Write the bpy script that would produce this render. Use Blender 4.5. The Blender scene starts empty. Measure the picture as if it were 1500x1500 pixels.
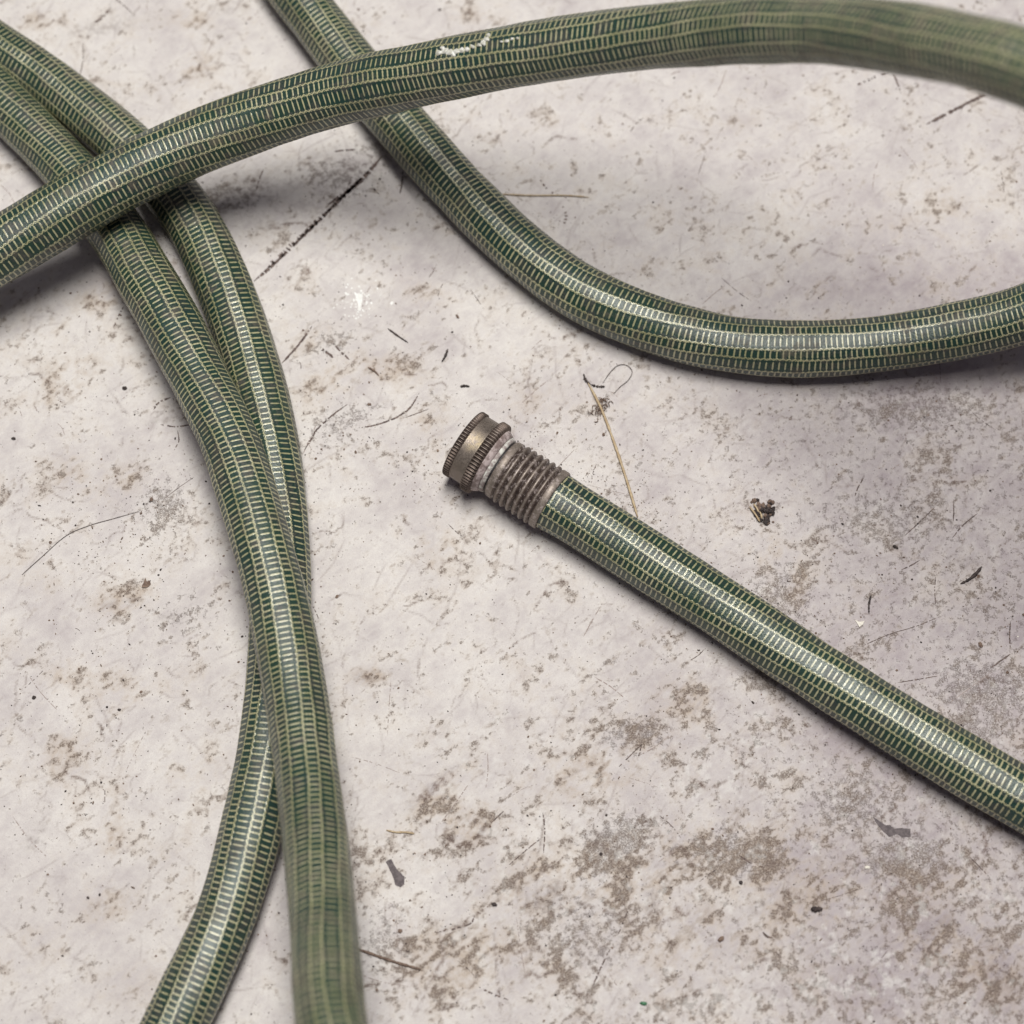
import bpy, math, random
import numpy as np
from mathutils import Vector, Matrix

random.seed(7)
rng = np.random.default_rng(11)
S = bpy.context.scene
COL = S.collection
MM = 0.001

# ------------------------------------------------------------------ camera
F_PX, PITCH, DIST = 3000.0, math.radians(69.0), 0.738      # 1500 px frame
CAM = np.array([0.0, -DIST * math.cos(PITCH), DIST * math.sin(PITCH)])
FWD = np.array([0.0, math.cos(PITCH), -math.sin(PITCH)])
UP = np.array([0.0, math.sin(PITCH), math.cos(PITCH)])
cd = bpy.data.cameras.new('camera')
cam = bpy.data.objects.new('camera', cd)
COL.objects.link(cam)
cam.location = CAM
cam.rotation_euler = (math.radians(90) - PITCH, 0, 0)
cd.sensor_fit = 'HORIZONTAL'
cd.sensor_width = 24.0
cd.lens = F_PX / 1500 * 24.0
cd.clip_start, cd.clip_end = 0.01, 50
cd.dof.use_dof = True
cd.dof.focus_distance = 0.722
cd.dof.aperture_fstop = 4.8
S.camera = cam

# ------------------------------------------------------------------ light
W = bpy.data.worlds.new('World')
S.world = W
W.use_nodes = True
W.node_tree.nodes['Background'].inputs[0].default_value = (0.88, 0.80, 1.0, 1)
W.node_tree.nodes['Background'].inputs[1].default_value = 0.11
ld = bpy.data.lights.new('ceiling_lamp', 'AREA')
ld.shape = 'RECTANGLE'
ld.size, ld.size_y = 0.50, 1.0
ld.energy = 42.5
ld.color = (1.0, 0.98, 0.93)
lamp = bpy.data.objects.new('ceiling_lamp', ld)
COL.objects.link(lamp)
lamp.location = (0.03, 0.24, 1.85)
lamp.rotation_euler = (Vector((0, 0, 0)) - lamp.location).to_track_quat('-Z', 'Y').to_euler()

S.view_settings.view_transform = 'Standard'
S.view_settings.look = 'None'
S.view_settings.exposure = 0.0
S.view_settings.gamma = 1.0
S.view_settings.use_curve_mapping = False
S.render.engine = 'CYCLES'
S.cycles.max_bounces = 5
S.cycles.diffuse_bounces = 3
S.cycles.glossy_bounces = 2
S.render.resolution_x = S.render.resolution_y = 1024


# ------------------------------------------------------------------ helpers
def at(x, y, z=0.0):
    """world point (metres) that stands at height z (metres) on the sight line of photo pixel x, y"""
    d = FWD + (x - 750) / F_PX * np.array([1.0, 0, 0]) - (y - 750) / F_PX * UP
    return CAM + d * ((z - CAM[2]) / d[2])


def mesh_np(name, verts, quads, mat, parent=None, tris=None, smooth=True):
    me = bpy.data.meshes.new(name)
    verts = np.asarray(verts, dtype=np.float32)
    nq = 0 if quads is None else len(quads)
    nt = 0 if tris is None else len(tris)
    loops = []
    if nq: loops.append(np.asarray(quads, dtype=np.int32).ravel())
    if nt: loops.append(np.asarray(tris, dtype=np.int32).ravel())
    loops = np.concatenate(loops)
    me.vertices.add(len(verts)); me.vertices.foreach_set('co', verts.ravel())
    me.loops.add(len(loops)); me.loops.foreach_set('vertex_index', loops)
    me.polygons.add(nq + nt)
    st = np.concatenate([np.arange(nq) * 4, nq * 4 + np.arange(nt) * 3]).astype(np.int32)
    me.polygons.foreach_set('loop_start', st)
    me.polygons.foreach_set('use_smooth', np.full(nq + nt, smooth))
    me.update(calc_edges=True)
    me.validate()
    if mat: me.materials.append(mat)
    o = bpy.data.objects.new(name, me)
    COL.objects.link(o)
    if parent: o.parent = parent
    return o


def tag(o, label=None, cat=None, group=None, kind=None):
    if label: o['label'] = label
    if cat: o['category'] = cat
    if group: o['group'] = group
    if kind: o['kind'] = kind
    return o


class NT:
    """small node-tree helper"""
    def __init__(s, name):
        s.m = bpy.data.materials.new(name); s.m.use_nodes = True
        s.t = s.m.node_tree; s.n = s.t.nodes; s.l = s.t.links
        s.b = s.n['Principled BSDF']
    def node(s, typ, **kw):
        n = s.n.new(typ)
        for k, v in kw.items(): setattr(n, k, v)
        return n
    def put(s, sock, v):
        if hasattr(v, 'links') or isinstance(v, bpy.types.NodeSocket): s.l.new(v, sock)
        elif isinstance(v, tuple) and len(v) == 3 and sock.type == 'RGBA': sock.default_value = (*v, 1)
        else: sock.default_value = v
    def math(s, op, a, b=None, c=None, clamp=False):
        n = s.node('ShaderNodeMath', operation=op); n.use_clamp = clamp
        for i, v in enumerate((a, b, c)):
            if v is not None: s.put(n.inputs[i], v)
        return n.outputs[0]
    def noise(s, vec, scale, detail=4, rough=.55, dist=0.0, out=0):
        n = s.node('ShaderNodeTexNoise'); s.put(n.inputs['Vector'], vec)
        n.inputs['Scale'].default_value = scale; n.inputs['Detail'].default_value = detail
        n.inputs['Roughness'].default_value = rough; n.inputs['Distortion'].default_value = dist
        return n.outputs[out]
    def ramp(s, v, lo, hi, a=0.0, b=1.0, smooth=True):
        n = s.node('ShaderNodeMapRange')
        n.interpolation_type = 'SMOOTHSTEP' if smooth else 'LINEAR'
        s.put(n.inputs[0], v); s.put(n.inputs[1], lo); s.put(n.inputs[2], hi)
        s.put(n.inputs[3], a); s.put(n.inputs[4], b)
        return n.outputs[0]
    def mix(s, f, a, b, blend='MIX'):
        n = s.node('ShaderNodeMix', data_type='RGBA', blend_type=blend)
        s.put(n.inputs[0], f); s.put(n.inputs[6], a); s.put(n.inputs[7], b)
        return n.outputs[2]
    def mapping(s, vec, scale=(1, 1, 1), rot=(0, 0, 0), loc=(0, 0, 0)):
        n = s.node('ShaderNodeMapping'); s.put(n.inputs[0], vec)
        n.inputs['Scale'].default_value = scale; n.inputs['Rotation'].default_value = rot
        n.inputs['Location'].default_value = loc
        return n.outputs[0]
    def attr(s, name, out='Fac'):
        return s.node('ShaderNodeAttribute', attribute_name=name).outputs[out]
    def obj(s):
        return s.node('ShaderNodeTexCoord').outputs['Object']
    def bump(s, h, strength=.3, dist=.0005):
        n = s.node('ShaderNodeBump'); n.inputs['Strength'].default_value = strength
        n.inputs['Distance'].default_value = dist
        s.put(n.inputs['Height'], h)
        return n.outputs[0]
    def set(s, **kw):
        names = dict(color='Base Color', rough='Roughness', metal='Metallic', normal='Normal', coat='Coat Weight',
                     coat_rough='Coat Roughness', ior='IOR', spec='Specular IOR Level', coat_normal='Coat Normal')
        for k, v in kw.items(): s.put(s.b.inputs[names[k]], v)
        return s.m


# ------------------------------------------------------------------ materials
def floor_material():
    t = NT('scuffed_floor_paint')
    mm = t.mapping(t.obj(), scale=(1000, 1000, 1000))
    A_ = {k: t.attr(k) for k in ('tone', 'stain', 'grime', 'smudge_shade', 'pale', 'line', 'scuff', 'dust')}
    fine = t.noise(mm, 1.5, 4, .7)
    mid = t.noise(mm, .42, 5, .7)
    grain = t.noise(mm, 3.1, 2, .6)
    v = t.node('ShaderNodeTexVoronoi'); t.put(v.inputs['Vector'], mm); v.inputs['Scale'].default_value = .95
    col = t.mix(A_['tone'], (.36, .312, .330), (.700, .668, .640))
    col = t.mix(t.ramp(fine, .40, .72, 0, .30), col, (.46, .40, .385))
    # soft tan dust, then harder-edged stains
    col = t.mix(t.math('MULTIPLY', A_['dust'], t.ramp(mid, .30, .66, .35, .85)), col, (.42, .335, .262))
    st = t.math('MULTIPLY', A_['stain'], t.ramp(fine, .30, .65, .55, 1.0), clamp=True)
    col = t.mix(t.math('MULTIPLY', st, .66), col, (.275, .215, .175))
    # dark brown dirt lodged in the stains
    k = t.math('MULTIPLY', t.ramp(t.math('ADD', mid, t.math('MULTIPLY', A_['grime'], .30)), .62, .76), t.math('MULTIPLY', t.ramp(grain, .40, .54), t.ramp(fine, .40, .54)), clamp=True)
    col = t.mix(t.math('MULTIPLY', k, .68), col, (.115, .076, .062))
    # pepper of fine specks
    sz = t.math('ADD', t.math('MULTIPLY', A_['grime'], .24), t.ramp(grain, .35, .75, -.14, .10))
    sp = t.ramp(t.math('SUBTRACT', v.outputs['Distance'], sz), -.04, .04, 1, 0)
    col = t.mix(t.math('MULTIPLY', sp, .50), col, (.13, .092, .086))
    # veins and scuffs
    col = t.mix(t.math('MULTIPLY', A_['scuff'], t.ramp(fine, .30, .60, .3, .75)), col, (.27, .22, .21))
    ln = t.math('MULTIPLY', A_['line'], t.ramp(fine, .32, .52, .25, 1.0), clamp=True)
    col = t.mix(t.math('MULTIPLY', ln, .88), col, (.15, .10, .082))
    sm = t.math('MULTIPLY', A_['smudge_shade'], t.ramp(mid, .34, .58, .2, 1.0), clamp=True)
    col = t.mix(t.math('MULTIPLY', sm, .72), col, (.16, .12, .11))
    col = t.mix(t.math('MULTIPLY', A_['pale'], t.ramp(fine, .3, .6, .2, .6)), col, (.70, .68, .66))
    h = t.math('SUBTRACT', t.math('ADD', fine, mid), t.math('ADD', k, t.math('MULTIPLY', ln, .6)))
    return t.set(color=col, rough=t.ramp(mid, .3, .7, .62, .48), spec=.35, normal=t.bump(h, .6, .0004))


def hose_material(yarn):
    t = NT('knitted_yarn' if yarn else 'green_vinyl')
    P = t.mapping(t.obj(), scale=(1000, 1000, 1000))
    age = t.attr('age')
    big = t.noise(P, .02, 3, .6)
    mid = t.noise(P, .16, 5, .7)
    fine = t.noise(P, 1.3, 5, .7)
    if yarn:
        c = t.mix(t.ramp(mid, .35, .65), (.76, .75, .52), (.84, .81, .62))
        c = t.mix(t.ramp(fine, .5, .75, 0, .5), c, (.46, .46, .28))
        c = t.mix(t.ramp(t.noise(P, .045, 4, .65), .42, .62, 0, .55), c, (.36, .37, .20))
        r, dirt = .30, (.34, .28, .21)
    else:
        c = t.mix(t.ramp(big, .38, .62), (.014, .050, .042), (.020, .054, .036))
        c = t.mix(t.ramp(mid, .40, .68), c, (.008, .028, .034))
        c = t.mix(t.ramp(fine, .45, .75, 0, .6), c, (.036, .070, .054))
        r, dirt = .40, (.15, .12, .092)
    d = t.math('MULTIPLY', t.ramp(mid, .46, .70), t.ramp(fine, .30, .62))
    d = t.math('MAXIMUM', d, t.math('MULTIPLY', t.ramp(t.noise(P, .07, 6, .72), .56, .68), t.ramp(fine, .25, .6, .3, .9)))
    d = t.math('MULTIPLY', d, t.ramp(age, 0, 1, .25, 1.2, False), clamp=True)
    c = t.mix(t.math('MULTIPLY', d, .75), c, dirt)
    v = t.node('ShaderNodeTexVoronoi'); t.put(v.inputs['Vector'], P); v.inputs['Scale'].default_value = .30
    sp = t.math('LESS_THAN', v.outputs['Distance'], t.ramp(fine, .5, .8, 0, .16))
    c = t.mix(t.math('MULTIPLY', sp, .6), c, (.60, .57, .48))
    rr = t.math('ADD', t.ramp(mid, .3, .7, r - .04, r + .12), t.math('MULTIPLY', d, .25))
    nb = t.bump(t.math('ADD', fine, t.math('MULTIPLY', mid, 1.5)), .6, .0003)
    t.b.inputs['Coat Tint'].default_value = (.58, .57, .46, 1) if yarn else (.58, .63, .58, 1)
    t.b.inputs['Coat IOR'].default_value = 1.85 if yarn else 1.6
    return t.set(color=c, rough=rr, normal=nb, coat=1.0 if yarn else .55, coat_normal=t.bump(t.math('ADD', fine, mid), .5, .0003), coat_rough=t.math('ADD', t.ramp(mid, .3, .7, .19, .29), t.math('MULTIPLY', d, .3)), ior=1.6 if yarn else 1.4)


def brass_material(name, tarnish, crust=0.0, worn=None):
    t = NT(name)
    P = t.mapping(t.obj(), scale=(1000, 1000, 1000))
    mid = t.noise(P, .25, 6, .7)
    fine = t.noise(P, 1.5, 6, .72)
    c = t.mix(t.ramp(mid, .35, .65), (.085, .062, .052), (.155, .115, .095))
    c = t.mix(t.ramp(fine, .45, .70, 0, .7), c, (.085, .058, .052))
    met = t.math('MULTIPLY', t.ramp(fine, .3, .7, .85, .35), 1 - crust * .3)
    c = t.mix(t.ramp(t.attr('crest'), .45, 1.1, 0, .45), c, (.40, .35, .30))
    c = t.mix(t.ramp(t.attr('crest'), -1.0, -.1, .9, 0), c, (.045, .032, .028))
    if worn is not None:                      # a rubbed, still bright patch
        vm = t.node('ShaderNodeVectorMath', operation='DISTANCE')
        t.put(vm.inputs[0], P); vm.inputs[1].default_value = worn
        w = t.math('MULTIPLY', t.ramp(vm.outputs['Value'], .5, 5.5, .85, 0), t.ramp(mid, .36, .62))
        c = t.mix(w, c, (.48, .39, .23))
        met = t.math('MAXIMUM', met, w)
    if crust:
        q = t.math('MULTIPLY', t.ramp(t.noise(P, .55, 7, .78), .50, .64), crust, clamp=True)
        c = t.mix(q, c, (.40, .34, .32))
        met = t.math('MULTIPLY', met, t.math('SUBTRACT', 1.0, q))
    return t.set(color=c, metal=met, rough=t.ramp(mid, .3, .7, .36, .60), normal=t.bump(t.math('ADD', fine, mid), .28, .0003))


def plain(name, a, b, scale=.8, rough=.6, bump=.3, lo=.4, hi=.62):
    t = NT(name)
    P = t.mapping(t.obj(), scale=(1000, 1000, 1000))
    n = t.noise(P, scale, 5, .65)
    return t.set(color=t.mix(t.ramp(n, lo, hi), a, b), rough=rough, normal=t.bump(n, bump, .0003))


M_FLOOR = floor_material()
M_TUBE, M_YARN = hose_material(False), hose_material(True)
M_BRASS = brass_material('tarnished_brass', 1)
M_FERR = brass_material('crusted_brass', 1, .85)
M_CRUST = plain('mineral_crust', (.30, .25, .24), (.66, .66, .61), .45, .75, .6)
M_COLLAR = plain('corroded_collar', (.20, .15, .14), (.50, .42, .41), .35, .5, .5)
M_RUBBER = plain('black_rubber', (.012, .011, .013), (.03, .027, .03), 1, .6)
M_PAINT = plain('white_paint', (.46, .45, .38), (.74, .74, .70), .5, .6)
M_STRAW = plain('dry_straw', (.52, .41, .26), (.40, .29, .17), .5, .5)
M_DARK = plain('dark_grit', (.025, .018, .018), (.07, .05, .045), .9, .75)
M_BROWN = plain('brown_litter', (.13, .085, .065), (.24, .17, .13), .9, .8)
M_GREY = plain('bare_grey', (.085, .068, .072), (.14, .115, .118), .7, .7)
M_HAIR = plain('dark_hair', (.06, .045, .045), (.13, .10, .09), .5, .4)
M_CHIP = plain('pale_grit', (.70, .66, .58), (.80, .76, .68), .9, .6)
M_MARK = plain('ingrained_dirt', (.06, .042, .040), (.20, .15, .13), 1.2, .8)
M_GREEN = plain('green_scrap', (.03, .14, .06), (.06, .2, .1), .9, .5)

# ------------------------------------------------------------------ floor
STEP = .0006
def axis(lo, hi, far):
    a = np.arange(lo, hi + STEP / 2, STEP)
    return np.concatenate([[-far, -far * .5, lo - .25, lo - .08], a, [hi + .08, hi + .25, far * .5, far]])

xs, ys = axis(-.225, .225, 2.2), axis(-.215, .235, 2.2)
GX, GY = np.meshgrid(xs, ys)
nx, ny = len(xs), len(ys)
idx = np.arange(nx * ny).reshape(ny, nx)
quads = np.stack([idx[:-1, :-1], idx[:-1, 1:], idx[1:, 1:], idx[1:, :-1]], -1).reshape(-1, 4)
floor = mesh_np('floor', np.stack([GX, GY, np.zeros_like(GX)], -1).reshape(-1, 3), quads, M_FLOOR)
tag(floor, 'scuffed off-white painted concrete floor with brown stains and scratches', kind='structure')

def frac(seed, lmin, lmax, beta, ang=None, stretch=1.0):
    """fractal field on the floor grid (0 mean, unit deviation); wavelengths in mm"""
    r_ = np.random.default_rng(seed)
    w_ = np.fft.rfft2(r_.normal(size=(ny, nx)))
    fy, fx = np.meshgrid(np.fft.fftfreq(ny, STEP * 1000), np.fft.rfftfreq(nx, STEP * 1000), indexing='ij')
    if ang is not None:
        c, s_ = math.cos(ang), math.sin(ang)
        fx, fy = (fx * c + fy * s_) * stretch, (-fx * s_ + fy * c)
    f = np.hypot(fx, fy); f[0, 0] = 1
    amp = f ** (-beta / 2) * np.exp(-(f * lmin) ** 2) * (1 - np.exp(-(f * lmax) ** 2))
    o = np.fft.irfft2(w_ * amp, s=(ny, nx))
    return (o - o.mean()) / o.std()

def sstep(v, lo, hi):
    t_ = np.clip((v - lo) / (hi - lo), 0, 1)
    return t_ * t_ * (3 - 2 * t_)

def draw(acc, pts, width, val):
    """rasterise a thin line (world metres) into a floor field"""
    pts = np.asarray(pts)
    d_ = np.linalg.norm(np.diff(pts, axis=0), axis=1)
    n_ = int(d_.sum() / (STEP * .5)) + 2
    t_ = np.concatenate([[0], np.cumsum(d_)])
    q = np.linspace(0, t_[-1], n_)
    px_ = (np.interp(q, t_, pts[:, 0]) - xs[4]) / STEP + 4
    py_ = (np.interp(q, t_, pts[:, 1]) - ys[4]) / STEP + 4
    f = q / t_[-1]
    vv = val * np.minimum(1, np.minimum(.15 + f * 4, .15 + (1 - f) * 4))
    R_ = int(math.ceil(width)) + 1
    ix, iy = np.round(px_).astype(int), np.round(py_).astype(int)
    for a_ in range(-R_, R_ + 1):
        for b_ in range(-R_, R_ + 1):
            jx, jy = ix + a_, iy + b_
            ok = (jx > 3) & (jx < nx - 4) & (jy > 3) & (jy < ny - 4)
            w_ = np.clip(width * .5 + .5 - np.hypot(jx - px_, jy - py_), 0, 1) * vv
            np.maximum.at(acc, (jy[ok], jx[ok]), w_[ok])

def field(base, blobs):
    f = base.copy()
    for (x, y, rx, ry, ang, s) in blobs:          # pixel centre, radii in px, angle in degrees on the floor, strength
        c = at(x, y)
        a = math.radians(ang)
        dx, dy = GX - c[0], GY - c[1]
        u = (dx * math.cos(a) + dy * math.sin(a)) / (rx / 4060)
        v = (-dx * math.sin(a) + dy * math.cos(a)) / (ry / 4060)
        f = np.maximum(f, s * np.exp(-(u * u + v * v) ** 1.3)) if s > 0 else f
    return np.clip(f, 0, 1.5)

def put(name, f):
    a = floor.data.attributes.new(name, 'FLOAT', 'POINT')
    a.data.foreach_set('value', f.astype(np.float32).ravel())

right = 1 / (1 + np.exp(-(GX - .075) / .025))            # dirt specks thicken and the floor tone darkens to the right
low = 1 / (1 + np.exp((GY + .085) / .02)) / (1 + np.exp(-(GX + .06) / .02))        # and the paint is worn at the near right
dust = field(np.full_like(GX, .10), [
    (180, 880, 46, 20, 10, 1), (120, 700, 70, 34, -30, .55), (90, 560, 70, 40, 30, .5), (190, 700, 30, 30, 0, .5),
    (40, 850, 40, 50, 60, .5), (80, 1000, 60, 30, 30, .45), (170, 1010, 50, 40, 0, .5), (100, 1110, 34, 40, 0, .6),
    (165, 1210, 18, 60, 0, .55), (160, 1320, 50, 40, 40, .6), (60, 1390, 45, 40, 0, .4), (260, 1000, 45, 30, 0, .45),
    (290, 1130, 50, 30, 20, .45), (200, 1440, 60, 40, 0, .35), (480, 560, 60, 40, 20, .55), (560, 540, 70, 30, -10, .6),
    (450, 500, 60, 30, 35, .5), (620, 430, 50, 25, -20, .5), (780, 590, 60, 30, 20, .55), (640, 620, 40, 30, 0, .5),
    (640, 800, 30, 40, 0, .6), (540, 990, 30, 14, 8, 1), (650, 1160, 60, 24, 40, .9), (690, 1210, 40, 30, 0, .7),
    (870, 1130, 90, 40, 15, .75), (930, 1080, 70, 40, 0, .75), (1010, 1030, 60, 40, 0, .6), (800, 1300, 90, 50, 30, .75),
    (700, 1400, 120, 60, 0, .6), (900, 1290, 110, 50, 20, .85), (1000, 1260, 90, 40, 0, .8), (1100, 1250, 110, 50, 0, .85),
    (1000, 1370, 130, 40, 0, .7), (1180, 1320, 110, 50, 20, .7), (1330, 1300, 90, 40, 0, .5), (1380, 1380, 70, 40, 0, .65),
    (1460, 1420, 50, 50, 0, .8), (1170, 860, 22, 34, 0, .9), (1130, 810, 30, 26, 0, .5), (1380, 820, 60, 24, 0, .3),
    (280, 30, 60, 20, 0, .5), (290, 100, 30, 30, 0, .6), (60, 30, 60, 20, 0, .4), (680, 20, 50, 14, 0, .45),
    (1080, 180, 40, 24, 0, .35), (1400, 300, 50, 40, 0, .4), (1300, 330, 50, 30, 0, .3), (810, 180, 30, 16, 0, .4),
    (900, 350, 40, 20, 0, .35), (70, 470, 30, 24, 0, .9), (150, 430, 60, 30, 20, .6)])
grime = field(.05 + .30 * right * np.clip(1 - (GY - .03) / .05, 0.1, 1) + .06 * low, [
    (1440, 1010, 90, 60, 0, .85), (1420, 1080, 60, 50, 0, .8), (1330, 1260, 100, 50, 0, .8), (1250, 1180, 90, 60, 0, .7),
    (900, 1240, 70, 40, 30, 1), (930, 1075, 60, 30, 0, .8), (1080, 1250, 90, 40, 0, .9), (330, 290, 80, 40, 0, .6),
    (500, 260, 60, 40, 0, .7), (560, 220, 40, 30, 0, .8), (500, 620, 70, 30, 30, .6), (480, 500, 50, 30, 40, .5),
    (240, 740, 40, 60, 0, .6), (270, 900, 50, 40, 0, .4), (1350, 600, 160, 50, 0, .7), (1150, 870, 60, 60, 0, .7),
    (1300, 760, 150, 60, 0, .6), (560, 1380, 40, 60, 0, .6), (860, 1360, 120, 60, 0, .6)])
F1, F2, F3, F4 = frac(1, 1.2, 40, 2.6), frac(2, 1.0, 9, 1.8), frac(3, 2.5, 90, 3.0), frac(4, 1.0, 22, 2.2)
W1, W2 = frac(12, 1.0, 14, 2.0, .7, 3.0), frac(13, .9, 10, 1.9, 2.1, 3.5)
put('dust', np.clip((dust - .06) * (.75 + .45 * F1 + .3 * W1) + .17 * np.clip(F1 + .5 * F3 - .3, 0, 2) + .20 * low * np.clip(.4 + .5 * F1 + .6 * W2, 0, 2), 0, 1))
stain = .8 * sstep(.75 * F1 + .75 * F2 + .6 * W1 + 1.5 * dust + .55 * low, 1.45, 3.1) + .6 * sstep(.6 * F4 + .8 * W1 + .4 * F2 + 1.3 * dust + .9 * low + .3 * W2, 1.85, 2.9)
put('stain', np.clip(stain, 0, 1))
put('grime', np.clip(grime + .30 * np.clip(F1 + .8 * W1 + .4 * F2 - .35, 0, 2.5) * (.5 + dust + .3 * low) + .07 * F2 + .10 * low * W2, 0, 1.4))
put('smudge_shade', np.clip(field(np.zeros_like(GX), [  # dirt smudges, plus soft hose shadow painted in below the arch and loop
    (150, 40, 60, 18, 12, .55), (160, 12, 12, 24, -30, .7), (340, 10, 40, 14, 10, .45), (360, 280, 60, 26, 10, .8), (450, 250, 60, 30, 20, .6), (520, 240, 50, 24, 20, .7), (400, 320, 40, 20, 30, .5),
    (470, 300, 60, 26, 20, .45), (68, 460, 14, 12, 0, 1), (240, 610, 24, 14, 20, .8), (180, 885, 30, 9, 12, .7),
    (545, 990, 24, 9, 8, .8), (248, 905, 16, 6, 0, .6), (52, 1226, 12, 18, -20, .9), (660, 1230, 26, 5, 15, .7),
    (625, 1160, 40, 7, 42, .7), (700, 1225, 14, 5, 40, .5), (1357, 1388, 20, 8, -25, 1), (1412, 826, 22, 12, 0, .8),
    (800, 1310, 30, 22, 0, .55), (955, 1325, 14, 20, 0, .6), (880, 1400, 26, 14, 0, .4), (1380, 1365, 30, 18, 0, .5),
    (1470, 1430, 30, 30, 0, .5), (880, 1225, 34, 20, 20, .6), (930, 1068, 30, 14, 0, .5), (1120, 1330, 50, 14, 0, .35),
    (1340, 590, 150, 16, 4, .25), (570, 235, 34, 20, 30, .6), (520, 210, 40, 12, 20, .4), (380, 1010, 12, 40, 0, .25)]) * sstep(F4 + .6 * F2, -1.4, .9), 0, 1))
pl = field(np.zeros_like(GX), [
    (1030, 1470, 120, 30, 0, 1), (1150, 1440, 120, 50, 0, 1), (1300, 1450, 100, 50, 0, .9), (1050, 1150, 90, 40, 0, .8),
    (1090, 1080, 80, 30, 10, .7), (730, 1290, 30, 90, 0, .8), (940, 1300, 60, 22, 0, .8), (700, 1090, 80, 50, 0, .6),
    (1230, 1400, 80, 30, 0, .8), (660, 1140, 70, 30, 0, .6), (1400, 1330, 60, 30, 0, .6)])
put('pale', np.clip(sstep(frac(7, 1.0, 18, 2.2) + .6 * W2 + 1.2 * pl, 1.2, 2.9), 0, 1) * (.35 + .65 * np.clip(pl + low, 0, 1)))
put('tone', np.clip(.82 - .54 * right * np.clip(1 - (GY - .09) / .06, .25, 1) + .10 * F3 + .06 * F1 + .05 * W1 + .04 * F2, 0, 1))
line, scuff = np.zeros_like(GX), np.zeros_like(GX)
rl = np.random.default_rng(31)
spots_ = np.argwhere(F1 + 1.2 * dust + .8 * low + .5 * right > 1.2)
for i in range(1000):                                       # wandering hairline veins, mostly inside the stained areas
    if i % 5 > 1: jy, jx = spots_[rl.integers(len(spots_))]; x, y = xs[jx], ys[jy]
    else: x, y = rl.uniform(-.2, .2), rl.uniform(-.2, .2)
    a_ = rl.uniform(0, 6.28); pts = [(x, y)]
    for k in range(rl.integers(4, 22)):
        a_ += rl.normal(0, .45); pts.append((pts[-1][0] + math.cos(a_) * .0011, pts[-1][1] + math.sin(a_) * .0011))
    draw(line, pts, rl.choice((.6, .8, 1.1, 1.7), p=(.35, .35, .2, .1)), rl.uniform(.3, 1))
for i in range(2600):                                       # straight fine scuffs
    x, y = rl.uniform(-.21, .21), rl.uniform(-.21, .23)
    if rl.random() < .35: x, y = rl.uniform(.0, .21), rl.uniform(-.21, .05)
    a_ = rl.choice((.65, 1.15, 2.3, 1.57, .2, -.4)) + rl.normal(0, .18); l_ = rl.gamma(2.0, .0045)
    b_ = rl.normal(0, .06) * l_
    draw(scuff, [(x, y), (x + math.cos(a_) * l_ * .5 - math.sin(a_) * b_, y + math.sin(a_) * l_ * .5 + math.cos(a_) * b_), (x + math.cos(a_) * l_, y + math.sin(a_) * l_)],
         rl.choice((.5, .7, 1.0)), rl.uniform(.2, .9))
for pts, w_ in (([(650, 1205), (656, 1226), (672, 1240), (692, 1236), (708, 1216), (718, 1200)], 3.2), ([(608, 1178), (640, 1152), (672, 1124)], 5.0), ([(845, 1320), (875, 1332), (910, 1340)], 2.4),
                ([(605, 1500), (622, 1455), (662, 1380)], 1.8), ([(724, 1355), (728, 1430), (735, 1495)], 2.0), ([(765, 1435), (780, 1424), (797, 1438)], 2.4), ([(640, 1366), (690, 1352)], 1.6), ([(785, 1262), (796, 1215), (797, 1190)], 1.4)):
    draw(line, [at(*p)[:2] for p in pts], w_, .8)
put('line', np.clip(line * sstep(F2, -1.5, .6), 0, 1)); put('scuff', np.clip(scuff, 0, 1))

# ------------------------------------------------------------------ the hose path (photo pixel, height of the axis in mm, width factor)
R0 = 10.4 * MM
E = [(803, 730, 11.7, 1.03), (840, 752, 11.2, 1.02), (896, 787, 10.5, 1), (971, 835, 10.4, 1), (1066, 896, 10.4, 1), (1166, 964, 10.4, 1),
     (1326, 1068, 10.4, 1), (1477, 1158, 10.4, 1), (1620, 1236, 10.4, 1)]
C = [(-140, -40, 10.4, .97), (-22, 60, 10.4, .97), (78, 126, 10.4, .97), (195, 222, 10.4, .98), (250, 281, 10.4, 1), (288, 335, 10.4, 1), (330, 424, 10.4, 1),
     (356, 494, 10.4, 1), (384, 591, 10.4, 1), (396, 650, 10.4, 1), (408, 743, 10.4, 1), (412, 814, 10.4, 1), (412, 880, 10.4, 1),
     (408, 949, 10.4, 1), (404, 1003, 10.4, 1), (394, 1087, 10.4, 1), (370, 1211, 10.4, 1), (333, 1336, 10.4, .99), (292, 1427, 10.4, .99),
     (250, 1512, 10.4, .99), (195, 1610, 12, 1)]
D = [(500, 1640, 95, 1), (484, 1494, 84, 1), (474, 1360, 66, 1), (464, 1246, 52, 1), (451, 1140, 42, 1), (437, 1040, 35, 1), (418, 935, 32, 1), (400, 855, 31.5, 1),
     (386, 806, 31, 1), (366, 738, 29, 1), (348, 680, 27, 1), (336, 645, 26, 1.01), (309, 588, 24, 1.01), (278, 526, 22, 1.02), (238, 450, 20, 1.03),
     (209, 402, 18, 1.03), (182, 355, 16, 1.02), (104, 253, 12, .98), (40, 186, 10.6, .97), (-26, 119, 10.4, .97), (-120, 40, 10.4, 1)]
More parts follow.
